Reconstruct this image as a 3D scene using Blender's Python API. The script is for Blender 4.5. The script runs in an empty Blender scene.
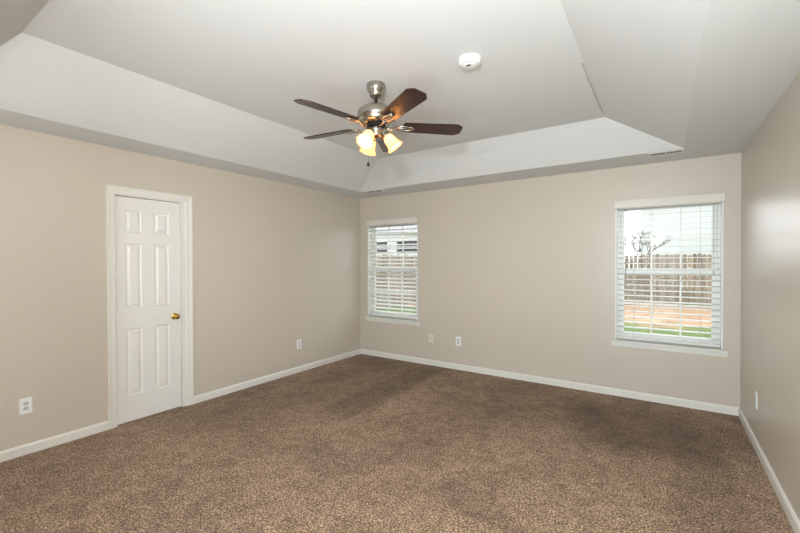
import bpy, bmesh, math, random
from mathutils import Vector, Matrix
C = bpy.context.scene.collection
random.seed(7)
R = math.radians

# ------------------------------------------------------------------ camera
cam_d = bpy.data.cameras.new('camera'); cam = bpy.data.objects.new('camera', cam_d); C.objects.link(cam)
cam_d.sensor_width = 36; cam_d.lens = 391.64 / 800 * 36; cam_d.clip_start = .02; cam_d.clip_end = 300
fw = Vector((-.55932, .82890, -.00938)); rt = Vector((.82895, .55932, -.00275)); up = Vector((-.00296, .00931, .99995))
m = Matrix((rt, up, -fw)).transposed().to_4x4(); m.translation = Vector((3.9754, -4.7713, 1.4308))
cam.matrix_world = m
bpy.context.scene.camera = cam

# ------------------------------------------------------------------ colour management
vs = bpy.context.scene.view_settings
vs.view_transform = 'Standard'; vs.look = 'None'; vs.gamma = 1; vs.exposure = 0.0; vs.use_curve_mapping = False

# ------------------------------------------------------------------ world: bright overcast sky
w = bpy.data.worlds.new('overcast_sky'); bpy.context.scene.world = w; w.use_nodes = True
nt = w.node_tree; nt.nodes.clear()
wo = nt.nodes.new('ShaderNodeOutputWorld'); bg = nt.nodes.new('ShaderNodeBackground')
tc = nt.nodes.new('ShaderNodeTexCoord'); sp = nt.nodes.new('ShaderNodeSeparateXYZ'); rp = nt.nodes.new('ShaderNodeValToRGB')
nt.links.new(tc.outputs['Generated'], sp.inputs[0]); nt.links.new(sp.outputs['Z'], rp.inputs[0])
rp.color_ramp.elements[0].color = (.96, .97, 1, 1); rp.color_ramp.elements[1].color = (.86, .91, 1, 1)
nt.links.new(rp.outputs[0], bg.inputs[0])
mr = nt.nodes.new('ShaderNodeMapRange'); mr.interpolation_type = 'SMOOTHSTEP'     # thin cloud is brighter on the sun's side (+y)
mr.inputs['From Min'].default_value = -.3; mr.inputs['From Max'].default_value = 1; mr.inputs['To Min'].default_value = 2.2; mr.inputs['To Max'].default_value = 4.2
nt.links.new(sp.outputs['Y'], mr.inputs['Value']); nt.links.new(mr.outputs[0], bg.inputs[1])
nt.links.new(bg.outputs[0], wo.inputs[0])

# ------------------------------------------------------------------ big lights
def area(name, loc, direction, sx, sy, power, col):
    l = bpy.data.lights.new(name, 'AREA'); l.shape = 'RECTANGLE'; l.size = sx; l.size_y = sy; l.energy = power; l.color = col
    o = bpy.data.objects.new(name, l); C.objects.link(o); o.location = loc
    o.rotation_euler = Vector(direction).to_track_quat('-Z', 'Y').to_euler(); return o
# added fill lights, unseen, outside two made-up openings behind the camera
area('added_fill_right', (3.72, -5.36, 1.06), (0, 1, 0), 1.0, 2.0, 84, (.78, .91, 1))
area('added_fill_left', (1.0, -5.36, 1.36), (0, 1, 0), .95, 1.4, 5, (.74, .90, 1))
# the photographer's flash, just above the camera
l = bpy.data.lights.new('camera_flash', 'POINT'); l.energy = 90; l.shadow_soft_size = .09; l.color = (.955, .98, 1)
o = bpy.data.objects.new('camera_flash', l); C.objects.link(o); o.location = (3.85, -4.88, 1.88)
# added fill spot, tilted up to brighten the raised ceiling
l = bpy.data.lights.new('added_up_fill', 'SPOT'); l.energy = 120; l.spot_size = R(120); l.spot_blend = .6; l.shadow_soft_size = .1; l.color = (.955, .98, 1)
o = bpy.data.objects.new('added_up_fill', l); C.objects.link(o); o.location = (3.85, -4.88, 1.90)
o.rotation_euler = Vector((-.45, .6, .45)).to_track_quat('-Z', 'Y').to_euler()

# ------------------------------------------------------------------ helpers
def tag(o, label=None, cat=None, group=None, kind=None):
    for k, v in (('label', label), ('category', cat), ('group', group), ('kind', kind)):
        if v: o[k] = v
    return o
def empty(name, loc=(0, 0, 0), rz=0, parent=None):
    o = bpy.data.objects.new(name, None); C.objects.link(o); o.location = loc; o.rotation_euler = (0, 0, rz)
    o.empty_display_size = .05
    if parent: o.parent = parent
    return o
def obj(name, bm, mat, parent=None, smooth=False, bevel=0, loc=None, rot=None):
    me = bpy.data.meshes.new(name)
    bmesh.ops.recalc_face_normals(bm, faces=bm.faces)
    bm.to_mesh(me); bm.free()
    o = bpy.data.objects.new(name, me); C.objects.link(o)
    me.materials.append(mat)
    if smooth:
        for p in me.polygons: p.use_smooth = True
    if bevel:
        b = o.modifiers.new('bevel', 'BEVEL'); b.width = bevel; b.segments = 2; b.limit_method = 'ANGLE'; b.angle_limit = R(40)
    if parent: o.parent = parent
    if loc: o.location = loc
    if rot: o.rotation_euler = rot
    return o
def bx(bm, x0, x1, y0, y1, z0, z1, mat=None):
    c = [(x, y, z) for x in (x0, x1) for y in (y0, y1) for z in (z0, z1)]
    v = [bm.verts.new(mat @ Vector(p) if mat else p) for p in c]
    for f in ((0,1,3,2),(4,6,7,5),(0,4,5,1),(2,3,7,6),(0,2,6,4),(1,5,7,3)): bm.faces.new([v[i] for i in f])
    return bm
def B(*a, **k): return bx(bmesh.new(), *a, **k)
def lathe(bm, prof, seg=40, mat=None, close=False):
    rings = []
    for r, z in prof:
        if r < 1e-5:
            p = Vector((0, 0, z)); rings.append([bm.verts.new(mat @ p if mat else p)])
        else:
            ring = []
            for i in range(seg):
                a = 2 * math.pi * i / seg; p = Vector((r * math.cos(a), r * math.sin(a), z)); ring.append(bm.verts.new(mat @ p if mat else p))
            rings.append(ring)
    for a, b in zip(rings, rings[1:]):
        for i in range(seg):
            j = (i + 1) % seg
            if len(a) == 1 and len(b) == 1: continue
            if len(a) == 1: bm.faces.new((a[0], b[i], b[j]))
            elif len(b) == 1: bm.faces.new((a[i], a[j], b[0]))
            else: bm.faces.new((a[i], a[j], b[j], b[i]))
    return bm
def tube(bm, pts, r, seg=10, cap=True):
    pts = [Vector(p) for p in pts]; rings = []
    rr = r if isinstance(r, (list, tuple)) else [r] * len(pts)
    prev = None
    for i, p in enumerate(pts):
        t = (pts[min(i + 1, len(pts) - 1)] - pts[max(i - 1, 0)]).normalized()
        n = prev - t * prev.dot(t) if prev else (Vector((0, 0, 1)) if abs(t.z) < .9 else Vector((1, 0, 0))).cross(t)
        n.normalize(); prev = n; b = t.cross(n)
        rings.append([bm.verts.new(p + (n * math.cos(2*math.pi*k/seg) + b * math.sin(2*math.pi*k/seg)) * rr[i]) for k in range(seg)])
    for a, b in zip(rings, rings[1:]):
        for k in range(seg): bm.faces.new((a[k], a[(k+1) % seg], b[(k+1) % seg], b[k]))
    if cap: bm.faces.new(rings[0][::-1]); bm.faces.new(rings[-1])
    return bm
def prism(bm, outline, z0, z1, mat=None):
    T = (lambda p: mat @ Vector(p)) if mat else (lambda p: p)
    lo = [bm.verts.new(T((x, y, z0))) for x, y in outline]; hi = [bm.verts.new(T((x, y, z1))) for x, y in outline]
    bm.faces.new(lo[::-1]); bm.faces.new(hi); n = len(lo)
    for i in range(n): bm.faces.new((lo[i], lo[(i+1) % n], hi[(i+1) % n], hi[i]))
    return bm
def srgb(r, g, b):
    f = lambda c: (c/255/12.92 if c/255 <= .04045 else ((c/255 + .055)/1.055)**2.4)
    return (f(r), f(g), f(b), 1)
def mat(name, col, rough=.5, metal=0, spec=.5, bump=0, bscale=100, vary=0, vscale=3, emit=None, estr=0, coat=0):
    m = bpy.data.materials.new(name); m.use_nodes = True; nt = m.node_tree; b = nt.nodes['Principled BSDF']
    b.inputs['Base Color'].default_value = col; b.inputs['Roughness'].default_value = rough
    b.inputs['Metallic'].default_value = metal; b.inputs['Specular IOR Level'].default_value = spec
    b.inputs['Coat Weight'].default_value = coat
    tc = nt.nodes.new('ShaderNodeTexCoord')
    n = nt.nodes.new('ShaderNodeTexNoise'); n.inputs['Scale'].default_value = vscale; n.inputs['Detail'].default_value = 4
    nt.links.new(tc.outputs['Object'], n.inputs['Vector'])
    mx = nt.nodes.new('ShaderNodeMix'); mx.data_type = 'RGBA'
    v = max(vary, .01)
    mx.inputs[6].default_value = tuple(c * (1 - v) for c in col[:3]) + (1,)
    mx.inputs[7].default_value = tuple(min(1, c * (1 + v)) for c in col[:3]) + (1,)
    nt.links.new(n.outputs['Fac'], mx.inputs[0]); nt.links.new(mx.outputs[2], b.inputs['Base Color'])
    if bump:
        n2 = nt.nodes.new('ShaderNodeTexNoise'); n2.inputs['Scale'].default_value = bscale; n2.inputs['Detail'].default_value = 3
        nt.links.new(tc.outputs['Object'], n2.inputs['Vector'])
        bp = nt.nodes.new('ShaderNodeBump'); bp.inputs['Strength'].default_value = bump; bp.inputs['Distance'].default_value = .002
        nt.links.new(n2.outputs['Fac'], bp.inputs['Height']); nt.links.new(bp.outputs[0], b.inputs['Normal'])
    if emit:
        b.inputs['Emission Color'].default_value = emit; b.inputs['Emission Strength'].default_value = estr
    return m

# ------------------------------------------------------------------ materials
M = {}
M['wall'] = mat('greige_wall_paint', srgb(204, 194, 180), .32, bump=.12, bscale=220, vary=.015, vscale=1.5, spec=.45)
M['ceiling'] = mat('flat_ceiling_paint', srgb(222, 223, 222), .9, bump=.15, bscale=160, vary=.012, vscale=1.2, spec=.2)
M['trim'] = mat('white_semigloss_trim', srgb(228, 225, 217), .35, vary=.01)
M['door'] = mat('white_door_paint', srgb(232, 229, 223), .4, bump=.05, bscale=300, vary=.01)
M['vinyl'] = mat('white_vinyl', srgb(238, 238, 234), .4)
M['blind'] = mat('white_faux_wood', srgb(232, 231, 227), .45)
M['valance'] = mat('offwhite_valance', srgb(222, 216, 205), .45)
M['cord'] = mat('blind_cord', srgb(205, 203, 197), .8)
M['wand'] = mat('clear_wand', srgb(150, 152, 152), .3)
M['plate'] = mat('white_plastic_plate', srgb(238, 238, 236), .35)
M['cream_plate'] = mat('ivory_plastic_plate', srgb(226, 216, 198), .35)
M['slot'] = mat('dark_slot', srgb(45, 43, 40), .7)
M['socket'] = mat('socket_face', srgb(205, 205, 203), .4)
M['brass'] = mat('polished_brass', srgb(196, 164, 84), .14, metal=1)
M['nickel'] = mat('brushed_nickel', srgb(176, 168, 156), .27, metal=1, bump=.04, bscale=400)
M['dark_metal'] = mat('dark_motor_gap', srgb(35, 32, 30), .5, metal=.4)
M['smoke'] = mat('white_detector_plastic', srgb(240, 239, 236), .4)
M['vent_metal'] = mat('white_register_metal', srgb(222, 218, 210), .45)
M['steel'] = mat('screw_steel', srgb(150, 148, 142), .3, metal=1)
M['chain'] = mat('pull_chain_metal', srgb(120, 108, 90), .35, metal=1)
M['fob'] = mat('dark_wood_fob', srgb(40, 28, 24), .4)
M['seam'] = mat('loose_seam_tape', srgb(190, 186, 180), .9)

def blade_mat():
    m = mat('mahogany_blade', srgb(52, 20, 15), .33, coat=.25); nt = m.node_tree; b = nt.nodes['Principled BSDF']
    tc = nt.nodes.new('ShaderNodeTexCoord'); mp = nt.nodes.new('ShaderNodeMapping'); mp.inputs['Scale'].default_value = (2.5, 60, 10)
    n = nt.nodes.new('ShaderNodeTexNoise'); n.inputs['Scale'].default_value = 2; n.inputs['Detail'].default_value = 6; n.inputs['Distortion'].default_value = .6
    cr = nt.nodes.new('ShaderNodeValToRGB'); cr.color_ramp.elements[0].position = .3; cr.color_ramp.elements[1].position = .75
    cr.color_ramp.elements[0].color = srgb(34, 17, 14); cr.color_ramp.elements[1].color = srgb(64, 32, 25)
    nt.links.new(tc.outputs['Object'], mp.inputs[0]); nt.links.new(mp.outputs[0], n.inputs['Vector'])
    nt.links.new(n.outputs['Fac'], cr.inputs[0]); nt.links.new(cr.outputs[0], b.inputs['Base Color']); return m
M['blade'] = blade_mat()

def carpet_mat():
    m = bpy.data.materials.new('brown_frieze_carpet'); m.use_nodes = True; nt = m.node_tree; b = nt.nodes['Principled BSDF']
    b.inputs['Roughness'].default_value = .95; b.inputs['Specular IOR Level'].default_value = .1
    b.inputs['Sheen Weight'].default_value = .15; b.inputs['Sheen Roughness'].default_value = .5
    L = nt.links.new; tc = nt.nodes.new('ShaderNodeTexCoord')
    def noise(s, d=3, dist=0, rough=.5, scale=None):
        n = nt.nodes.new('ShaderNodeTexNoise'); n.inputs['Scale'].default_value = s; n.inputs['Detail'].default_value = d
        n.inputs['Distortion'].default_value = dist; n.inputs['Roughness'].default_value = rough
        if scale:
            mp = nt.nodes.new('ShaderNodeMapping'); mp.inputs['Scale'].default_value = scale; mp.inputs['Rotation'].default_value = (0, 0, .5)
            L(tc.outputs['Object'], mp.inputs[0]); L(mp.outputs[0], n.inputs['Vector'])
        else: L(tc.outputs['Object'], n.inputs['Vector'])
        return n
    def ramp(src, stops):
        r = nt.nodes.new('ShaderNodeValToRGB'); e = r.color_ramp.elements
        while len(e) < len(stops): e.new(.5)
        for q, (p, c) in zip(e, stops): q.position = p; q.color = c
        L(src, r.inputs[0]); return r
    def mul(a, bb, f=1):
        x = nt.nodes.new('ShaderNodeMix'); x.data_type = 'RGBA'; x.blend_type = 'MULTIPLY'; x.inputs[0].default_value = f
        L(a, x.inputs[6]); L(bb, x.inputs[7]); return x.outputs[2]
    tuft = noise(105, 3, .8, .7)
    c1 = ramp(tuft.outputs['Fac'], [(.36, srgb(54, 35, 23)), (.46, srgb(130, 100, 75)), (.54, srgb(182, 150, 120)), (.66, srgb(250, 220, 188))])
    mid = noise(9, 5, .8, .65); c2 = ramp(mid.outputs['Fac'], [(.34, (.66, .62, .58, 1)), (.60, (1.0, 1.0, 1.0, 1))])
    big = noise(1.3, 3, .8, .55, (1, .8, 1)); c3 = ramp(big.outputs['Fac'], [(.36, (.62, .60, .58, 1)), (.50, (.9, .88, .87, 1)), (.62, (1, 1, 1, 1))])
    # pile pressed the other way: a darker walked patch near the back left with a straight vacuum edge
    def patch(x, y, rx, ry, rot, soft):
        mp = nt.nodes.new('ShaderNodeMapping'); mp.vector_type = 'TEXTURE'
        mp.inputs['Location'].default_value = (x, y, 0); mp.inputs['Rotation'].default_value = (0, 0, rot); mp.inputs['Scale'].default_value = (rx, ry, 1e3)
        L(tc.outputs['Object'], mp.inputs[0])
        s = nt.nodes.new('ShaderNodeSeparateXYZ'); L(mp.outputs[0], s.inputs[0])
        def ab(sock):
            q = nt.nodes.new('ShaderNodeMath'); q.operation = 'ABSOLUTE'; L(sock, q.inputs[0]); return q.outputs[0]
        mxn = nt.nodes.new('ShaderNodeMath'); mxn.operation = 'MAXIMUM'; L(ab(s.outputs['X']), mxn.inputs[0]); L(ab(s.outputs['Y']), mxn.inputs[1])
        ad = nt.nodes.new('ShaderNodeMath'); ad.operation = 'MULTIPLY_ADD'; L(noise(5, 3).outputs['Fac'], ad.inputs[0]); ad.inputs[1].default_value = .22; L(mxn.outputs[0], ad.inputs[2])
        return ramp_big(ad.outputs[0], soft)
    def ramp_big(src, soft):
        mr = nt.nodes.new('ShaderNodeMapRange'); mr.inputs['From Min'].default_value = 1.02; mr.inputs['From Max'].default_value = 1.02 + soft
        mr.inputs['To Min'].default_value = .58; mr.inputs['To Max'].default_value = 1.0; L(src, mr.inputs['Value'])
        cb = nt.nodes.new('ShaderNodeCombineColor')
        L(mr.outputs[0], cb.inputs[0])
        for i, g_ in ((1, 1.12), (2, 1.35)):
            pw_ = nt.nodes.new('ShaderNodeMath'); pw_.operation = 'POWER'; L(mr.outputs[0], pw_.inputs[0]); pw_.inputs[1].default_value = g_; L(pw_.outputs[0], cb.inputs[i])
        return cb
    col = mul(mul(c1.outputs[0], c2.outputs[0]), c3.outputs[0], .75)
    for p, f in (((1.37, -1.15, .19, .95, 0, .22), .62), ((.98, -1.0, .50, .85, .1, .45), .6), ((3.75, -.85, .38, .42, .2, .7), .85), ((2.95, -.75, .45, .35, .3, .8), .5), ((2.35, -1.5, .3, .5, -.2, .9), .45), ((4.2, -1.9, .14, .9, 0, .6), .45), ((.45, -2.5, .5, .4, .2, .9), .5)):
        col = mul(col, patch(*p).outputs[0], f)
    L(col, b.inputs['Base Color'])
    bp = nt.nodes.new('ShaderNodeBump'); bp.inputs['Strength'].default_value = .8; bp.inputs['Distance'].default_value = .012
    L(noise(110, 4, .8, .65).outputs['Fac'], bp.inputs['Height']); L(bp.outputs[0], b.inputs['Normal'])
    return m
M['carpet'] = carpet_mat()

def glass_mat():
    m = bpy.data.materials.new('window_glass'); m.use_nodes = True; nt = m.node_tree; nt.nodes.clear()
    o = nt.nodes.new('ShaderNodeOutputMaterial'); mx = nt.nodes.new('ShaderNodeMixShader'); t = nt.nodes.new('ShaderNodeBsdfTransparent')
    g = nt.nodes.new('ShaderNodeBsdfGlossy'); g.inputs['Roughness'].default_value = .02; f = nt.nodes.new('ShaderNodeFresnel'); f.inputs[0].default_value = 1.13
    t.inputs[0].default_value = (.97, .985, .98, 1)
    nt.links.new(f.outputs[0], mx.inputs[0]); nt.links.new(t.outputs[0], mx.inputs[1]); nt.links.new(g.outputs[0], mx.inputs[2]); nt.links.new(mx.outputs[0], o.inputs[0]); return m
M['glass'] = glass_mat()

def shade_mat():
    # lit frosted alabaster-style glass
    m = bpy.data.materials.new('lit_amber_glass'); m.use_nodes = True; nt = m.node_tree; nt.nodes.clear(); L = nt.links.new
    o = nt.nodes.new('ShaderNodeOutputMaterial'); add = nt.nodes.new('ShaderNodeAddShader'); mx = nt.nodes.new('ShaderNodeMixShader')
    tr = nt.nodes.new('ShaderNodeBsdfTranslucent'); df = nt.nodes.new('ShaderNodeBsdfPrincipled'); em = nt.nodes.new('ShaderNodeEmission')
    tr.inputs[0].default_value = (1, .72, .42, 1); df.inputs['Base Color'].default_value = (.85, .66, .42, 1); df.inputs['Roughness'].default_value = .25
    mx.inputs[0].default_value = .5
    tc = nt.nodes.new('ShaderNodeTexCoord'); n = nt.nodes.new('ShaderNodeTexNoise'); n.inputs['Scale'].default_value = 22; n.inputs['Detail'].default_value = 4
    L(tc.outputs['Object'], n.inputs['Vector'])
    cr = nt.nodes.new('ShaderNodeValToRGB'); cr.color_ramp.elements[0].color = (1, .44, .14, 1); cr.color_ramp.elements[1].color = (1, .62, .28, 1)
    cr.color_ramp.elements[0].position = .35; cr.color_ramp.elements[1].position = .65
    L(n.outputs['Fac'], cr.inputs[0]); L(cr.outputs[0], em.inputs[0]); em.inputs[1].default_value = .6
    L(tr.outputs[0], mx.inputs[1]); L(df.outputs[0], mx.inputs[2]); L(mx.outputs[0], add.inputs[0]); L(em.outputs[0], add.inputs[1]); L(add.outputs[0], o.inputs[0]); return m
M['shade'] = shade_mat()
M['bulb'] = mat('glowing_bulb', (1, .9, .7, 1), .4, emit=(1, .78, .45, 1), estr=130)

def fence_mat():
    m = mat('weathered_fence_wood', srgb(150, 132, 112), .9); nt = m.node_tree; b = nt.nodes['Principled BSDF']
    tc = nt.nodes.new('ShaderNodeTexCoord'); mp = nt.nodes.new('ShaderNodeMapping'); mp.inputs['Scale'].default_value = (7.0, 7.0, .5)
    n = nt.nodes.new('ShaderNodeTexNoise'); n.inputs['Scale'].default_value = 1; n.inputs['Detail'].default_value = 5; n.inputs['Roughness'].default_value = .7
    cr = nt.nodes.new('ShaderNodeValToRGB'); cr.color_ramp.elements[0].position = .33; cr.color_ramp.elements[1].position = .67
    cr.color_ramp.elements[0].color = srgb(98, 87, 74); cr.color_ramp.elements[1].color = srgb(184, 170, 150)
    nt.links.new(tc.outputs['Object'], mp.inputs[0]); nt.links.new(mp.outputs[0], n.inputs['Vector']); nt.links.new(n.outputs['Fac'], cr.inputs[0]); nt.links.new(cr.outputs[0], b.inputs['Base Color']); return m
M['fence'] = fence_mat()
def yard_mat():
    m = mat('lawn_with_bare_soil', srgb(90, 120, 50), .95); nt = m.node_tree; b = nt.nodes['Principled BSDF']; L = nt.links.new
    tc = nt.nodes.new('ShaderNodeTexCoord')
    def noise(s, d=5):
        n = nt.nodes.new('ShaderNodeTexNoise'); n.inputs['Scale'].default_value = s; n.inputs['Detail'].default_value = d; n.inputs['Roughness'].default_value = .65
        L(tc.outputs['Object'], n.inputs['Vector']); return n
    g = nt.nodes.new('ShaderNodeValToRGB'); g.color_ramp.elements[0].position = .3; g.color_ramp.elements[1].position = .7
    g.color_ramp.elements[0].color = srgb(56, 78, 22); g.color_ramp.elements[1].color = srgb(120, 136, 66); L(noise(6).outputs['Fac'], g.inputs[0])
    s = nt.nodes.new('ShaderNodeValToRGB'); s.color_ramp.elements[0].position = .3; s.color_ramp.elements[1].position = .7
    s.color_ramp.elements[0].color = srgb(146, 108, 76); s.color_ramp.elements[1].color = srgb(190, 158, 122); L(noise(3).outputs['Fac'], s.inputs[0])
    sx = nt.nodes.new('ShaderNodeSeparateXYZ'); L(tc.outputs['Object'], sx.inputs[0])
    # bare strip between y = 6.4 and y = 14.3
    def math_(op, a, bb, c=None):
        q = nt.nodes.new('ShaderNodeMath'); q.operation = op
        for i, v in enumerate((a, bb, c)):
            if v is None: continue
            if isinstance(v, (int, float)): q.inputs[i].default_value = v
            else: L(v, q.inputs[i])
        return q.outputs[0]
    d = math_('ABSOLUTE', math_('SUBTRACT', sx.outputs['Y'], 10.2), None)
    d = math_('MULTIPLY_ADD', noise(.8).outputs['Fac'], 5.0, math_('SUBTRACT', d, 5.6))
    mr = nt.nodes.new('ShaderNodeMapRange'); mr.inputs['From Min'].default_value = -.4; mr.inputs['From Max'].default_value = .5; L(d, mr.inputs['Value'])
    mx = nt.nodes.new('ShaderNodeMix'); mx.data_type = 'RGBA'; L(mr.outputs[0], mx.inputs[0]); L(s.outputs[0], mx.inputs[6]); L(g.outputs[0], mx.inputs[7]); L(mx.outputs[2], b.inputs['Base Color'])
    return m
M['yard'] = yard_mat()
def siding_mat():
    m = mat('pale_lap_siding', srgb(240, 241, 242), .6); nt = m.node_tree; b = nt.nodes['Principled BSDF']
    tc = nt.nodes.new('ShaderNodeTexCoord'); wv = nt.nodes.new('ShaderNodeTexWave'); wv.bands_direction = 'Z'; wv.wave_profile = 'SAW'; wv.inputs['Scale'].default_value = 1.6
    bp = nt.nodes.new('ShaderNodeBump'); bp.inputs['Distance'].default_value = .03; nt.links.new(tc.outputs['Object'], wv.inputs[0]); nt.links.new(wv.outputs['Fac'], bp.inputs['Height']); nt.links.new(bp.outputs[0], b.inputs['Normal']); return m
M['siding'] = siding_mat()
M['roof'] = mat('asphalt_shingles', srgb(176, 174, 172), .9, vary=.15, vscale=8)
M['house_glass'] = mat('dark_house_window', srgb(52, 56, 60), .1)
M['bark'] = mat('grey_bark', srgb(120, 108, 96), .9)

# ------------------------------------------------------------------ room shell
W = 4.5641; H = 2.44; NY = -5.2; HT = 2.725; T = .14
def struct(name, bm, m, parent=None, **k):
    o = obj(name, bm, m, parent, **k)
    if not parent: o['kind'] = 'structure'
    return o
b = bmesh.new(); bx(b, 0, W, NY, 0, -.1, 0); bx(b, -T + .011, 0, -3.326, -2.722, -.1, 0)
struct('floor', b, M['carpet'])
WIN = {1: (.155, 1.065), 2: (3.540, 4.437)}; WZ0, WZ1 = .60, 2.05
b = bmesh.new()                                             # back wall around two openings
xs = [-T, WIN[1][0], WIN[1][1], WIN[2][0], WIN[2][1], W + T]
for i, (a, c) in enumerate(zip(xs, xs[1:])):
    if i in (1, 3):
        bx(b, a, c, 0, T, -.1, WZ0); bx(b, a, c, 0, T, WZ1, 2.9)
    else: bx(b, a, c, 0, T, -.1, 2.9)
struct('wall_back', b, M['wall'])
DY0, DY1, DZ = -3.327, -2.721, 2.045                         # door opening
b = bmesh.new(); bx(b, -T, 0, NY - T, DY0, -.1, 2.9); bx(b, -T, 0, DY0, DY1, DZ, 2.9); bx(b, -T, 0, DY1, 0, -.1, 2.9); bx(b, -T, -T + .01, DY0, DY1, -.1, DZ)
struct('wall_left', b, M['wall'])
struct('wall_right', B(W, W + T, NY - T, 0, -.1, 2.9), M['wall'])
# wall behind the camera: made-up door and window openings, added to let fill light in
b = bmesh.new(); ND0, ND1, NDZ = 3.18, 4.26, 2.12; NX0, NX1, NZ0, NZ1 = .5, 1.5, .62, 2.1
bx(b, 0, NX0, NY - T, NY, -.1, 2.9); bx(b, NX1, ND0, NY - T, NY, -.1, 2.9); bx(b, ND1, W, NY - T, NY, -.1, 2.9)
bx(b, NX0, NX1, NY - T, NY, -.1, NZ0); bx(b, NX0, NX1, NY - T, NY, NZ1, 2.9); bx(b, ND0, ND1, NY - T, NY, NDZ, 2.9); bx(b, ND0, ND1, NY - T, NY, -.1, 0)
struct('wall_near', b, M['wall'])

# tray ceiling: flat soffit ring, four sloped faces, raised flat centre
so = [(.396, -4.40), (.396, -.4746), (W - .4497, -.4746), (W - .4497, -4.40)]
to = [(.992, -4.128), (1.026, -.884), (3.533, -.841), (3.556, -4.128)]
ro = [(0, NY), (0, 0), (W, 0), (W, NY)]
b = bmesh.new()
vr = [b.verts.new((x, y, H)) for x, y in ro]; vs_ = [b.verts.new((x, y, H)) for x, y in so]; vt = [b.verts.new((x, y, HT)) for x, y in to]
for i in range(4):
    j = (i + 1) % 4
    b.faces.new((vr[i], vr[j], vs_[j], vs_[i])); b.faces.new((vs_[i], vs_[j], vt[j], vt[i]))
b.faces.new(vt)
vu = [b.verts.new((x, y, 2.9)) for x, y in ro]; b.faces.new(vu[::-1])
for i in range(4): b.faces.new((vr[i], vu[i], vu[(i+1) % 4], vr[(i+1) % 4]))
struct('ceiling', b, M['ceiling'])

# baseboards
def base(name, x0, x1, y0, y1, inner):
    # profile: flat board with eased top
    h, t = .076, .014
    b = bmesh.new()
    if inner in ('+x', '-x'):
        s = 1 if inner == '+x' else -1; xw = x0 if s == 1 else x1
        pr = [(0, 0), (t, 0), (t, h - .016), (t * .55, h - .004), (t * .3, h), (0, h)]
        A = [b.verts.new((xw + s * p, y0, z)) for p, z in pr]; Z = [b.verts.new((xw + s * p, y1, z)) for p, z in pr]
    else:
        s = 1 if inner == '+y' else -1; yw = y0 if s == 1 else y1
        pr = [(0, 0), (t, 0), (t, h - .016), (t * .55, h - .004), (t * .3, h), (0, h)]
        A = [b.verts.new((x0, yw + s * p, z)) for p, z in pr]; Z = [b.verts.new((x1, yw + s * p, z)) for p, z in pr]
    n = len(A); b.faces.new(A); b.faces.new(Z[::-1])
    for i in range(n): b.faces.new((A[i], A[(i+1) % n], Z[(i+1) % n], Z[i]))
    struct(name, b, M['trim'])
base('baseboard_back', .0, W, -.02, 0, '-y')
base('baseboard_right', W - .02, W, NY, -.014, '-x')
base('baseboard_left', 0, .02, -2.656, -.014, '+x')
base('baseboard_left_near', 0, .02, NY, -3.391, '+x')
base('baseboard_near', .014, ND0 - .07, NY, NY + .02, '+y')

# ------------------------------------------------------------------ door
dr = empty('door_1', (0, (DY0 + DY1) / 2, 0)); dr['kind'] = 'structure'
oy = -(DY0 + DY1) / 2
def dobj(name, bm, m, parent=dr, **k):
    bmesh.ops.translate(bm, vec=(0, oy, 0), verts=bm.verts); return obj(name, bm, m, parent, **k)
def casing():
    # mitred casing swept around three sides, stepped profile
    pr = [(0, 0), (0, .016), (.012, .018), (.030, .013), (.050, .012), (.058, .010), (.067, .006), (.067, 0)][::-1]  # (distance outward reversed)
    prof = [(0, .0), (0, .008), (.008, .011), (.028, .012), (.045, .014), (.055, .017), (.067, .017), (.067, 0)]
    b = bmesh.new(); y0, y1, z1 = DY0 + .003, DY1 - .003, DZ - .004
    path = [lambda o: (y0 - o, 0), lambda o: (y0 - o, z1 + o), lambda o: (y1 + o, z1 + o), lambda o: (y1 + o, 0)]
    rings = [[b.verts.new((d, *p(o))) for o, d in prof] for p in path]
    for a, c in zip(rings, rings[1:]):
        n = len(a)
        for i in range(n): b.faces.new((a[i], a[(i+1) % n], c[(i+1) % n], c[i]))
    b.faces.new(rings[0]); b.faces.new(rings[-1][::-1]); return b
dobj('door_casing', casing(), M['trim'])
b = bmesh.new(); j = .018
JL, JR = .006, .040
bx(b, -T + .012, .0, DY0 + .0005, DY0 + JL, 0, DZ - .0005); bx(b, -T + .012, .0, DY1 - JR, DY1 - .0005, 0, DZ - .0005); bx(b, -T + .012, 0, DY0 + JL, DY1 - JR, DZ - .012, DZ - .0005)
dobj('door_jamb', b, M['trim'])
b = bmesh.new(); s = .012                                      # stop moulding, room side of the leaf
bx(b, -.077, -.057, DY0 + JL, DY0 + JL + s, 0, DZ - .012); bx(b, -.077, -.057, DY1 - JR - s, DY1 - JR, 0, DZ - .012); bx(b, -.077, -.057, DY0 + JL + s, DY1 - JR - s, DZ - .012 - s, DZ - .012)
dobj('door_stop', b, M['trim'])
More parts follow.
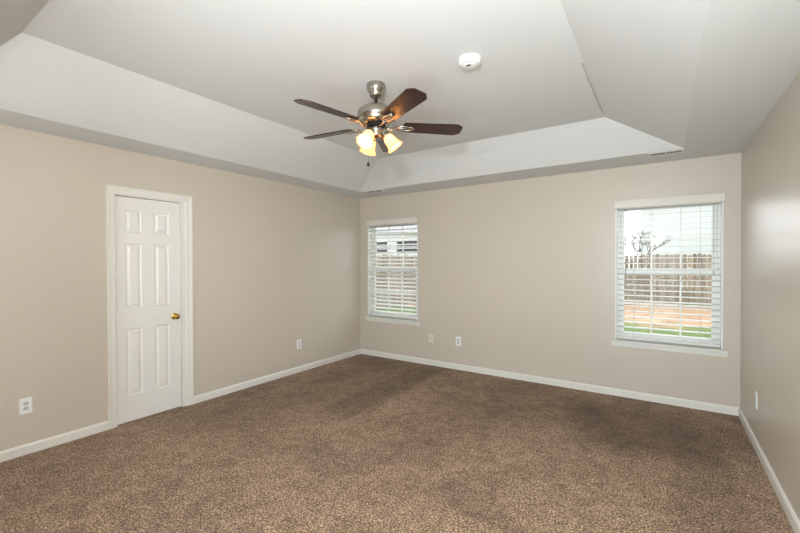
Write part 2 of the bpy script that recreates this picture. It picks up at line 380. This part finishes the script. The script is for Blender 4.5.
def leaf():
    x1 = -.020; x0 = -.056; ya, yb, za, zb = DY0 + JL + .003, DY1 - JR - .003, .006, DZ - .018
    yc = [(-3.240, -3.105), (-3.000, -2.866)]
    zc = [(.235, .842), (1.030, 1.612), (1.712, 1.912)]
    b = bmesh.new()
    ys = sorted([ya, yb] + [v for p in yc for v in p]); zs = sorted([za, zb] + [v for p in zc for v in p])
    for side in (0, 1):
        X = x1 if not side else x0; sg = -1 if not side else 1
        for i in range(len(ys) - 1):
            for k in range(len(zs) - 1):
                a0, a1, c0, c1 = ys[i], ys[i+1], zs[k], zs[k+1]
                if i % 2 == 1 and k % 2 == 1:
                    loops = []
                    for ins, dep in ((0, 0), (.005, .009), (.012, .012), (.017, .012), (.037, .002)):
                        loops.append([b.verts.new((X + sg * dep, y, z)) for y, z in ((a0+ins, c0+ins), (a1-ins, c0+ins), (a1-ins, c1-ins), (a0+ins, c1-ins))])
                    for p, q in zip(loops, loops[1:]):
                        for n in range(4): b.faces.new((p[n], p[(n+1) % 4], q[(n+1) % 4], q[n]))
                    b.faces.new(loops[-1])
                else: b.faces.new([b.verts.new((X, y, z)) for y, z in ((a0, c0), (a1, c0), (a1, c1), (a0, c1))])
    for (p, q) in (((ya, za), (yb, za)), ((yb, za), (yb, zb)), ((yb, zb), (ya, zb)), ((ya, zb), (ya, za))):
        b.faces.new([b.verts.new(v) for v in ((x0, *p), (x0, *q), (x1, *q), (x1, *p))])
    bmesh.ops.remove_doubles(b, verts=b.verts, dist=1e-5); return b
lf = dobj('door_leaf', leaf(), M['door'])
kn = lathe(bmesh.new(), [(0, 0), (.031, 0), (.032, .003), (.029, .007), (.018, .010), (.011, .013), (.010, .026), (.014, .031), (.023, .036), (.0275, .044), (.0275, .052), (.022, .060), (.012, .064), (0, .065)], 32,
           Matrix.Translation((-.020, -2.822, .912)) @ Matrix.Rotation(math.pi/2, 4, 'Y'))
k_ = dobj('door_knob', kn, M['brass'], lf, smooth=True); k_['label'] = 'polished brass round knob'
# (hinges are on the closet side and do not show)

# ------------------------------------------------------------------ windows
def win(n, x0, x1, y_out=.0):
    cx = (x0 + x1) / 2; r = empty(f'window_{n}', (cx, 0, WZ0)); r['kind'] = 'structure'
    def wo(name, bm, m, parent=r, **k):
        bmesh.ops.translate(bm, vec=(-cx, 0, -WZ0), verts=bm.verts); return obj(name, bm, m, parent, **k)
    e = .0008; l = .014
    b = bmesh.new()                                            # jamb liner
    bx(b, x0 + e, x0 + l, -.004, T, WZ0, WZ1 - e); bx(b, x1 - l, x1 - e, -.004, T, WZ0, WZ1 - e); bx(b, x0 + l, x1 - l, -.004, T, WZ1 - l, WZ1 - e)
    wo('window_jamb', b, M['vinyl'])
    a0, a1, c0, c1 = x0 + l, x1 - l, WZ0 + .004, WZ1 - l
    f = .024; b = bmesh.new()
    bx(b, a0, a0 + f, .068, .135, c0, c1); bx(b, a1 - f, a1, .068, .135, c0, c1); bx(b, a0 + f, a1 - f, .068, .135, c0, c0 + f); bx(b, a0 + f, a1 - f, .068, .135, c1 - f, c1)
    wo('window_frame', b, M['vinyl'])
    def sash(z0, z1, y0, y1, rt_, rb):
        st = .040; b = bmesh.new(); p0, p1 = a0 + f, a1 - f
        bx(b, p0, p0 + st, y0, y1, z0, z1); bx(b, p1 - st, p1, y0, y1, z0, z1); bx(b, p0 + st, p1 - st, y0, y1, z0, z0 + rb); bx(b, p0 + st, p1 - st, y0, y1, z1 - rt_, z1)
        s = wo('window_sash', b, M['vinyl'], bevel=.002)
        g0, g1, h0, h1 = p0 + st, p1 - st, z0 + rb, z1 - rt_; b = bmesh.new(); ym = (y0 + y1) / 2; mw = .008
        for k in (1, 2):
            xm = g0 + (g1 - g0) * k / 3; bx(b, xm - mw, xm + mw, ym - .007, ym + .007, h0, h1)
        zm = (h0 + h1) / 2; bx(b, g0, g1, ym - .0065, ym + .0065, zm - mw, zm + mw)
        wo('muntins', b, M['vinyl'], s); wo('pane', B(g0, g1, ym - .001, ym + .001, h0, h1), M['glass'], s)
        return s
    sash(1.318, c1 - f + .004, .104, .128, .035, .042)
    s = sash(c0 + f - .004, 1.359, .074, .100, .050, .050)
    for xx in (x0 + .26, x1 - .26):
        b = bmesh.new(); bx(b, xx - .022, xx + .022, .080, .098, 1.3592, 1.366); lathe(b, [(0, 0), (.009, 0), (.009, .008), (0, .010)], 16, Matrix.Translation((xx, .088, 1.366)))
        bx(b, xx - .004, xx + .022, .072, .080, 1.368, 1.374)
        wo('sash_lock', b, M['vinyl'], s)
    xa, xb = x0 - .043, x1 + .043
    sl = bmesh.new(); bx(sl, x0 + e, x1 - e, -.001, .068, WZ0 - .018, WZ0 + .004); bx(sl, xa, xb, -.042, 0, WZ0 - .018, WZ0 + .002)
    wo('window_sill', sl, M['trim'], bevel=.003)
    wo('window_apron', B(xa + .008, xb - .008, -.015, 0, WZ0 - .066, WZ0 - .0185), M['trim'], bevel=.003)
    return r
win(1, *WIN[1]); win(2, *WIN[2])
# made-up window and glazed door, added out of view around the fill lights
def added_opening(name, frame, x0, x1, z0, z1, st):
    r = empty(name, ((x0 + x1)/2, NY, z0)); r['kind'] = 'structure'; g = (x1 - x0)/2 - .001; h = z1 - z0 - .001
    b = bmesh.new(); bx(b, -g, -g + st, -.11, -.05, .001, h); bx(b, g - st, g, -.11, -.05, .001, h); bx(b, -g + st, g - st, -.11, -.05, .001, st); bx(b, -g + st, g - st, -.11, -.05, h - st, h)
    f = obj(frame, b, M['vinyl'], r); obj('pane', B(-g + st, g - st, -.082, -.078, st, h - st), M['glass'], f)
added_opening('window_3', 'window_frame', NX0, NX1, NZ0, NZ1, .045)
added_opening('added_glazed_door', 'door_frame', ND0, ND1, .0, NDZ, .05)

# ------------------------------------------------------------------ blinds
def blind(x0, x1, tilt, wand_x, label):
    cx = (x0 + x1) / 2; r = empty('window_blind', (cx, 0, 0)); tag(r, label, 'blind', 'white horizontal blinds in the back windows')
    hw = (x1 - x0) / 2
    def bo(name, bm, m, **k): return obj(name, bm, m, r, **k)
    g = hw - .019
    bo('head_rail', B(-g, g, .002, .058, 1.992, 2.034), M['blind'])
    vw = hw + .008
    b = bmesh.new(); bx(b, -vw, vw, -.036, -.022, 2.000, 2.080); bx(b, -vw, -vw + .012, -.022, -.0005, 2.000, 2.080); bx(b, vw - .012, vw, -.022, -.0005, 2.000, 2.080)
    bx(b, -vw - .003, vw + .003, -.040, -.022, 2.070, 2.082); bx(b, -vw - .002, vw + .002, -.039, -.022, 1.998, 2.006)
    bo('valance', b, M['valance'], bevel=.002)
    zs = [1.249 + .0562 * k for k in range(-10, 14)]
    b = bmesh.new(); yc = .031; n = 6; d = .0305; th = .0030
    for z in zs:
        up_, lo_ = [], []
        for i in range(n + 1):
            t = -1 + 2 * i / n; y, zz = t * d, .0025 * (1 - t * t)
            for lst, o_ in ((up_, th/2), (lo_, -th/2)):
                Y = y * math.cos(tilt) - (zz + o_) * math.sin(tilt); Z = y * math.sin(tilt) + (zz + o_) * math.cos(tilt)
                lst.append((yc + Y, z + Z))
        ring = up_ + lo_[::-1]
        A = [b.verts.new((-g, y, zz)) for y, zz in ring]; Z_ = [b.verts.new((g, y, zz)) for y, zz in ring]
        m_ = len(ring)
        for i in range(m_): b.faces.new((A[i], A[(i+1) % m_], Z_[(i+1) % m_], Z_[i]))
        b.faces.new(A); b.faces.new(Z_[::-1])
    bo('slats', b, M['blind'])
    bo('bottom_rail', B(-g, g, .003, .060, .622, .640), M['blind'], bevel=.003)
    b = bmesh.new()
    for xx in (-hw + .17, hw - .17):
        for yy in (-.0015, .063): tube(b, [(xx, yy, .632), (xx, yy, 2.0)], .0011, 5)
        for z in zs: tube(b, [(xx, -.0015, z - .031 * math.sin(tilt) - .004), (xx, .063, z + .031 * math.sin(tilt) - .004)], .0008, 4)
    bo('ladder_cords', b, M['cord'])
    if wand_x is not None:
        b = bmesh.new(); wx = wand_x - cx; tube(b, [(wx, -.012, 1.995), (wx, -.012, 1.20)], .0042, 8); tube(b, [(wx, -.012, 1.20), (wx, -.012, 1.17)], [.006, .007], 8)
        bo('tilt_wand', b, M['wand'])
    b = bmesh.new(); q = hw - .075
    tube(b, [(q, -.012, 1.995), (q + .004, -.010, 1.35)], .0011, 5); tube(b, [(q + .006, -.012, 1.995), (q + .004, -.010, 1.35)], .0011, 5)
    lathe(b, [(0, 0), (.006, -.012), (.007, -.03), (0, -.034)], 10, Matrix.Translation((q + .004, -.010, 1.352)))
    bo('lift_cord', b, M['cord'])
blind(*WIN[1], R(19), None, 'white slatted blind on the left window, beside the room corner')
blind(*WIN[2], R(5), 3.635, 'white slatted blind with open slats on the right window, thin tilt wand at its left')

# ------------------------------------------------------------------ wall plates
def plate(kind, loc, rz, label, name='power_outlet', m=None):
    r = empty(name, loc, rz); tag(r, label, 'outlet' if name == 'power_outlet' else 'wall jack', 'white outlets low on the walls' if name == 'power_outlet' else None)
    m = m or M['plate']; w_, h_ = .037, .060                    # local: plate lies in XZ facing -Y
    def ring(s, y): return [(-w_ + s, y, -h_ + s), (w_ - s, y, -h_ + s), (w_ - s, y, h_ - s), (-w_ + s, y, h_ - s)]
    b = bmesh.new(); Ls = [[b.verts.new(p) for p in ring(*q)] for q in ((0, 0), (0, -.003), (.004, -.0055))]
    for a, c in zip(Ls, Ls[1:]):
        for i in range(4): b.faces.new((a[i], a[(i+1) % 4], c[(i+1) % 4], c[i]))
    b.faces.new(Ls[-1]); b.faces.new(Ls[0]); obj('cover_plate', b, m, r)
    if kind == 'duplex':
        for zc in (.0195, -.0195):
            out = []
            for i in range(24):
                a = 2*math.pi*i/24; out.append((.0172*math.cos(a), max(-.0142, min(.0142, .0172*math.sin(a)))))
            b = prism(bmesh.new(), out, 0, .0025, Matrix.Translation((0, -.0053, zc)) @ Matrix.Rotation(R(90), 4, 'X'))
            f = obj('receptacle', b, M['socket'], r)
            b = bmesh.new(); bx(b, -.0085, -.0055, -.0082, -.0074, zc - .001, zc + .008); bx(b, .0055, .0085, -.0082, -.0074, zc - .001, zc + .007)
            lathe(b, [(0, 0), (.0028, 0), (.0028, .0008), (0, .0008)], 12, Matrix.Translation((0, -.0074, zc - .0075)) @ Matrix.Rotation(R(90), 4, 'X'))
            obj('socket_slots', b, M['slot'], f)
        obj('plate_screw', lathe(bmesh.new(), [(0, .0012), (.0025, .001), (.003, 0), (0, 0)], 12, Matrix.Translation((0, -.0054, 0)) @ Matrix.Rotation(R(90), 4, 'X')), M['steel'], r)
    else:
        obj('coax_connector', lathe(bmesh.new(), [(0, 0), (.0075, 0), (.0075, .003), (.0048, .003), (.0048, .011), (.002, .011), (.002, .004), (0, .004)], 16, Matrix.Translation((0, -.0054, 0)) @ Matrix.Rotation(R(90), 4, 'X')), M['steel'], r)
        for zc in (.042, -.042):
            obj('plate_screw', lathe(bmesh.new(), [(0, .0012), (.0025, .001), (.003, 0), (0, 0)], 12, Matrix.Translation((0, -.0054, zc)) @ Matrix.Rotation(R(90), 4, 'X')), M['steel'], r)
e = .0
plate('duplex', (e, -3.914, .364), R(90), 'white duplex outlet on the left wall, left of the closet door')
plate('duplex', (e, -1.257, .367), R(90), 'white duplex outlet on the left wall between the closet door and the corner')
plate('duplex', (1.695, -e, .380), 0, 'white duplex outlet on the back wall, right of the small cable plate')
plate('duplex', (W - e, -.768, .373), R(-90), 'white outlet on the right wall near the back corner')
plate('coax', (1.281, -e, .380), 0, 'cream cable jack plate with one centre connector, on back wall near left window', 'cable_jack', M['cream_plate'])

# ------------------------------------------------------------------ ceiling things
def register(loc, rz, label, w_=.118, d_=.045):
    r = empty('ceiling_vent', loc, rz); tag(r, label, 'vent', 'ceiling registers in the back soffit')
    b = bmesh.new(); o_, i_ = (w_ + .014, d_ + .014), (w_, d_)
    bx(b, -o_[0], o_[0], -o_[1], -i_[1], -.006, 0); bx(b, -o_[0], o_[0], i_[1], o_[1], -.006, 0); bx(b, -o_[0], -i_[0], -i_[1], i_[1], -.006, 0); bx(b, i_[0], o_[0], -i_[1], i_[1], -.006, 0)
    bx(b, -.005, .005, -i_[1], i_[1], -.0075, -.001)
    obj('vent_frame', b, M['vent_metal'], r, bevel=.0015)
    obj('vent_duct', B(-i_[0], i_[0], -i_[1], i_[1], -.0008, 0), M['slot'], r)
    b = bmesh.new(); n = 4
    for k in range(n):
        y = -i_[1] + (k + .5) * 2 * i_[1] / n; T_ = Matrix.Translation((0, y, -.005)) @ Matrix.Rotation(R(13), 4, 'X')
        bx(b, -i_[0], i_[0], -.003, .003, -.0005, .0005, T_)
    obj('vent_louvers', b, M['vent_metal'], r)
register((3.985, -.395, H), 0, 'ceiling register in the soffit at the right corner of the tray, above right window')
register((.60, -.395, H), 0, 'ceiling register in the soffit at the left back corner, above left window')

sd = empty('smoke_detector', (2.946, -2.447, HT)); tag(sd, 'round white smoke detector on the raised ceiling, right of the fan', 'smoke detector')
obj('mounting_base', lathe(bmesh.new(), [(0, 0), (.070, 0), (.070, -.010), (.066, -.013), (0, -.013)], 48), M['smoke'], sd, smooth=False)
obj('detector_body', lathe(bmesh.new(), [(0, -.013), (.064, -.013), (.066, -.024), (.062, -.034), (.052, -.041), (.050, -.0385), (.047, -.0385), (.045, -.043), (.030, -.046), (0, -.047)], 48), M['smoke'], sd, smooth=True)
b = bmesh.new()
for k in range(28):
    a = 2 * math.pi * k / 28
    bx(b, .0630, .0668, -.0022, .0022, -.032, -.020, Matrix.Rotation(a, 4, 'Z'))
obj('smoke_vents', b, M['socket'], sd)
b = bmesh.new(); bx(b, -.012, .012, -.005, .005, -.0495, -.045, Matrix.Translation((0, -.018, 0))); obj('test_button', b, M['slot'], sd)

# loose drywall tape running along the right edge of the raised ceiling
b = bmesh.new(); prev = None; pts = []
for k in range(12):
    t = k / 11; y = -.95 - t * 1.05; x = 3.533 - .003 - .007 * math.sin(t * 3.1) ** .8 - .0015 * (k % 3)
    pts.append((x, y))
for (xa, ya), (xb, yb) in zip(pts, pts[1:]):
    v = [b.verts.new(p) for p in ((xa, ya, HT - .004), (xb, yb, HT - .004), (3.536, yb, HT - .0005), (3.536, ya, HT - .0005), (xa, ya, HT), (xb, yb, HT))]
    b.faces.new((v[0], v[1], v[2], v[3])); b.faces.new((v[0], v[4], v[5], v[1]))
struct('trim_1', b, M['seam'])

# ------------------------------------------------------------------ ceiling fan
FX, FY = 2.238, -2.503; FS = 1.065; BZ = HT - .281
fan = empty('ceiling_fan', (FX, FY, HT)); fan.scale = (FS, FS, FS); tag(fan, 'brushed nickel ceiling fan with five dark mahogany blades and three lit glass shades', 'ceiling fan')
z = lambda v: v - HT
obj('canopy', lathe(bmesh.new(), [(0, 0), (.060, 0), (.063, -.003), (.064, -.010), (.063, -.030), (.060, -.040), (.052, -.054), (.046, -.062), (.0445, -.066), (.0435, -.078), (.038, -.086), (.026, -.089), (0, -.089)], 48), M['nickel'], fan, smooth=True)
obj('downrod', lathe(bmesh.new(), [(0, -.085), (.0125, -.085), (.0125, -.150), (.020, -.152), (.024, -.158), (0, -.158)], 24), M['nickel'], fan, smooth=True)
mt = obj('motor_housing', lathe(bmesh.new(), [(0, -.152), (.040, -.152), (.072, -.156), (.100, -.165), (.118, -.180), (.126, -.198), (.127, -.224), (.123, -.234), (.119, -.240), (.119, -.250), (.112, -.262), (.092, -.272), (.060, -.276), (0, -.276)], 56), M['nickel'], fan, smooth=True)
obj('trim_band', lathe(bmesh.new(), [(.1185, -.2335), (.1285, -.2335), (.1300, -.2370), (.1285, -.2405), (.1185, -.2405)], 56), M['nickel'], mt, smooth=True)
obj('flywheel', lathe(bmesh.new(), [(0, -.276), (.062, -.276), (.066, -.280), (.066, -.288), (.058, -.292), (0, -.292)], 40), M['dark_metal'], fan)
AZ0 = -100.9
def blade_outline():
    pts = []
    L0, L1 = .185, .603; w0, w1 = .056, .068
    top = [(L0, w0 * .80), (L0 + .02, w0), (L1 - .040, w1), (L1, w1 - .030)]
    return [(x, -y) for x, y in top] + [(x, y) for x, y in reversed(top)]
def iron():
    # blade iron: curved arm from the flywheel to an oval ring under the blade root
    b = bmesh.new()
    tube(b, [(.066, 0, -.012), (.085, 0, -.020), (.105, 0, -.026), (.125, 0, -.020), (.145, 0, -.010)], [.010, .009, .008, .009, .010], 10)
    ring = []
    for k in range(25):
        a = 2 * math.pi * k / 24; ring.append((.192 + .054 * math.cos(a), .026 * math.sin(a), -.0115))
    tube(b, ring, .0065, 8, cap=False)
    prism(b, [(.235, -.026), (.262, -.012), (.262, .012), (.235, .026), (.225, 0)], -.012, -.006)
    tube(b, [(.138, 0, -.010), (.250, 0, -.0105)], .0045, 8)
    return b
PITCH = R(-12)
for k in range(5):
    a = R(AZ0 + 72 * k)
    bl = obj('fan_blade', prism(bmesh.new(), blade_outline(), -.004, .0035), M['blade'], fan, bevel=.0015, loc=(0, 0, z(BZ)), rot=(0, 0, 0))
    bl.rotation_mode = 'QUATERNION'
    bl.rotation_quaternion = (Matrix.Rotation(a, 4, 'Z') @ Matrix.Rotation(PITCH, 4, 'X')).to_quaternion()
    ir = obj('blade_iron', iron(), M['nickel'], bl, smooth=True)
    for sx_, sy_ in ((.205, .016), (.205, -.016), (.245, 0)):
        obj('blade_screw', lathe(bmesh.new(), [(0, -.003), (.004, -.002), (.005, 0), (0, 0)], 12, Matrix.Translation((sx_, sy_, -.0135))), M['steel'], ir)
obj('switch_housing', lathe(bmesh.new(), [(0, -.292), (.046, -.292), (.050, -.296), (.050, -.328), (.044, -.334), (.042, -.340), (.044, -.348), (.038, -.358), (.022, -.366), (.010, -.371), (0, -.373)], 40), M['nickel'], fan, smooth=True)
# light kit: azimuths in the room frame (image-right is +34 deg from +x)
for k, az in enumerate((34, 154, 274)):
    a = R(az); Rz = Matrix.Rotation(a, 4, 'Z'); tilt_ = R(38)
    arm = empty('light_arm', (0, 0, -.336), a, fan)
    b = bmesh.new(); tube(b, [(.034, 0, .004), (.046, 0, .008), (.058, 0, .004), (.066, 0, -.008)], .008, 10); ao = obj('lamp_arm', b, M['nickel'], fan, smooth=True, loc=(0, 0, -.336), rot=(0, 0, a))
    bpy.data.objects.remove(arm)
    TT = Matrix.Translation((.060, 0, .002)) @ Matrix.Rotation(-tilt_, 4, 'Y') @ Matrix.Scale(.86, 4)
    cup = obj('lamp_holder', lathe(bmesh.new(), [(0, .004), (.020, .002), (.030, -.008), (.033, -.022), (.033, -.030), (.028, -.030), (.026, -.012), (0, -.008)], 28, TT), M['nickel'], ao, smooth=True)
    prof = [(.028, -.024), (.034, -.032), (.041, -.046), (.045, -.066), (.047, -.088), (.053, -.110), (.064, -.130), (.071, -.138)]
    seg = 48; b = bmesh.new(); rings = []
    for off in (0, -.0028):
        rs = []
        for i, (rr_, zz) in enumerate(prof):
            t = max(0, (i - 4) / 3); ring = []
            for q in range(seg):
                th_ = 2*math.pi*q/seg; fl = 1 + .035 * t * math.cos(8 * th_)
                ring.append(b.verts.new(TT @ Vector(((rr_ + off) * fl * math.cos(th_), (rr_ + off) * fl * math.sin(th_), zz))))
            rs.append(ring)
        for p, q in zip(rs, rs[1:]):
            for i in range(seg): b.faces.new((p[i], p[(i+1) % seg], q[(i+1) % seg], q[i]))
        rings.append(rs)
    for e_ in (0, -1):
        for i in range(seg): b.faces.new((rings[0][e_][i], rings[0][e_][(i+1) % seg], rings[1][e_][(i+1) % seg], rings[1][e_][i]))
    sh = obj('lamp_shade', b, M['shade'], ao, smooth=True)
    obj('light_bulb', lathe(bmesh.new(), [(0, -.030), (.012, -.032), (.014, -.045), (.022, -.060), (.0265, -.076), (.023, -.092), (.012, -.102), (0, -.105)], 24, TT), M['bulb'], ao, smooth=True)
def chain(x, y, zt, zb, fobr, name_l):
    b = bmesh.new(); tube(b, [(x, y, zt), (x, y, zb)], .0008, 5)
    c = obj('pull_chain', b, M['chain'], fan); obj('chain_fob', lathe(bmesh.new(), [(0, zb + .004), (.004, zb), (fobr, zb - .010), (fobr * 1.05, zb - .018), (fobr * .7, zb - .027), (0, zb - .030)], 16, Matrix.Translation((x, y, 0))), M['fob'], c, smooth=True)
chain(-.044, -.030, -.335, -.529, .0095, '')

# ------------------------------------------------------------------ outdoors
GZ = -.15
struct('ground', B(-30, 40, T, 60, GZ - .2, GZ), M['yard'])
def fence(p0, p1, h, label, group=None):
    v = Vector((p1[0] - p0[0], p1[1] - p0[1], 0)); L_ = v.length; a = math.atan2(v.y, v.x)
    r = empty('wooden_fence', (p0[0], p0[1], GZ), a); tag(r, label, 'fence', 'wooden fences around the yard')
    b = bmesh.new(); x = 0; pw = .135
    while x < L_:
        hh = h + random.uniform(-.03, .03); o_ = random.uniform(-.006, .006); wv_ = pw + random.uniform(-.008, .003)
        pr = [(x, .03), (x + wv_, .03), (x + wv_, hh - .04), (x + wv_ - .035, hh), (x + .035, hh), (x, hh - .04)]
        prism(b, pr, o_, o_ + .016, Matrix.Rotation(R(90), 4, 'X')); x += pw + .010
    obj('fence_pickets', b, M['fence'], r)
    for zc in (.30, .95, 1.55): obj('fence_rail', B(0, L_, .012, .05, zc - .045, zc + .045), M['fence'], r)
    x = .05
    while x < L_: obj('fence_post', B(x - .045, x + .045, .05, .14, 0, h - .05), M['fence'], r); x += 2.4
    return r
fence((-4, 13.4), (16, 13.4), 1.87, 'weathered wooden picket fence across the back of the yard, behind the right window')
fence((-4, 1.5), (-4, 13.1), 1.87, 'weathered wooden picket side fence running away outside the left window')

def house(loc, rz, wx, dy, h, label, wins):
    r = empty('neighbor_house', (loc[0], loc[1], GZ), rz); tag(r, label, 'house', 'houses beyond the fences')
    b = bmesh.new(); rh = dy * .32
    bx(b, 0, wx, 0, dy, 0, h)
    for X in (0, wx):
        s_ = .001 if X == 0 else -.001
        vv = [b.verts.new(p) for p in ((X + s_, 0, h), (X + s_, dy, h), (X + s_, dy/2, h + rh))]; b.faces.new(vv)
    obj('house_walls', b, M['siding'], r)
    b = bmesh.new(); ov = .35
    for s_ in (0, 1):
        y0 = -ov if not s_ else dy + ov; z0 = h - ov * .64
        A = [(-ov, y0, z0), (wx + ov, y0, z0), (wx + ov, dy/2, h + rh), (-ov, dy/2, h + rh)]
        lo = [b.verts.new(p) for p in A]; hi = [b.verts.new((p[0], p[1], p[2] + .12)) for p in A]
        b.faces.new(lo); b.faces.new(hi[::-1])
        for i in range(4): b.faces.new((lo[i], lo[(i+1) % 4], hi[(i+1) % 4], hi[i]))
    obj('house_roof', b, M['roof'], r)
    for (xw, zw, ww, hw_) in wins:
        b = bmesh.new(); t = .07
        bx(b, xw - t, xw + ww + t, -.04, 0, zw - t, zw); bx(b, xw - t, xw + ww + t, -.04, 0, zw + hw_, zw + hw_ + t); bx(b, xw - t, xw, -.04, 0, zw, zw + hw_); bx(b, xw + ww, xw + ww + t, -.04, 0, zw, zw + hw_)
        bx(b, xw, xw + ww, -.03, 0, zw + hw_/2 - .03, zw + hw_/2 + .03)
        f = obj('house_window', b, M['vinyl'], r); obj('pane', B(xw, xw + ww, -.02, -.002, zw, zw + hw_), M['house_glass'], f)
house((2.75, 24, 0), 0, 13, 8, 5.4, 'pale two-storey house beyond the back fence, seen through the right window', [(7.5, 3.4, 1, 1.4), (10.0, 3.4, 1, 1.4)])
house((-19, 15, 0), R(28), 10, 7, 3.9, 'pale house with dark windows beyond the side fence, seen through the left window', [(5.6, 2.35, 1.5, .8), (7.8, 2.35, 1.5, .8), (2.6, 2.35, 1.0, .8)])

def tree(loc, h, label, seed):
    rnd = random.Random(seed); r = empty('bare_tree', (loc[0], loc[1], GZ)); tag(r, label, 'tree')
    tr = bmesh.new(); br = bmesh.new()
    tube(tr, [(0, 0, 0), (.03, .02, h * .3), (-.02, .04, h * .55)], [.10, .08, .06], 8); obj('trunk', tr, M['bark'], r)
    def grow(p, d, l, rad, dep):
        q = p + d * l; tube(br, [p, (p + q) / 2 + Vector([rnd.uniform(-.04, .04) * l for _ in range(3)]), q], [rad, rad * .85, rad * .65], 5)
        if dep == 0: return
        for _ in range(3 if dep > 1 else 4):
            nd = (d + Vector((rnd.uniform(-.9, .9), rnd.uniform(-.9, .9), rnd.uniform(-.25, .6)))).normalized(); grow(q, nd, l * rnd.uniform(.6, .8), rad * .6, dep - 1)
    for _ in range(5): grow(Vector((-.02, .04, h * .5)), Vector((rnd.uniform(-.7, .7), rnd.uniform(-.7, .7), 1)).normalized(), h * .2, .04, 4)
    obj('branches', br, M['bark'], r)
tree((3.2, 17.0), 2.9, 'small bare tree behind the fence, seen in the left half of the right window', 3)
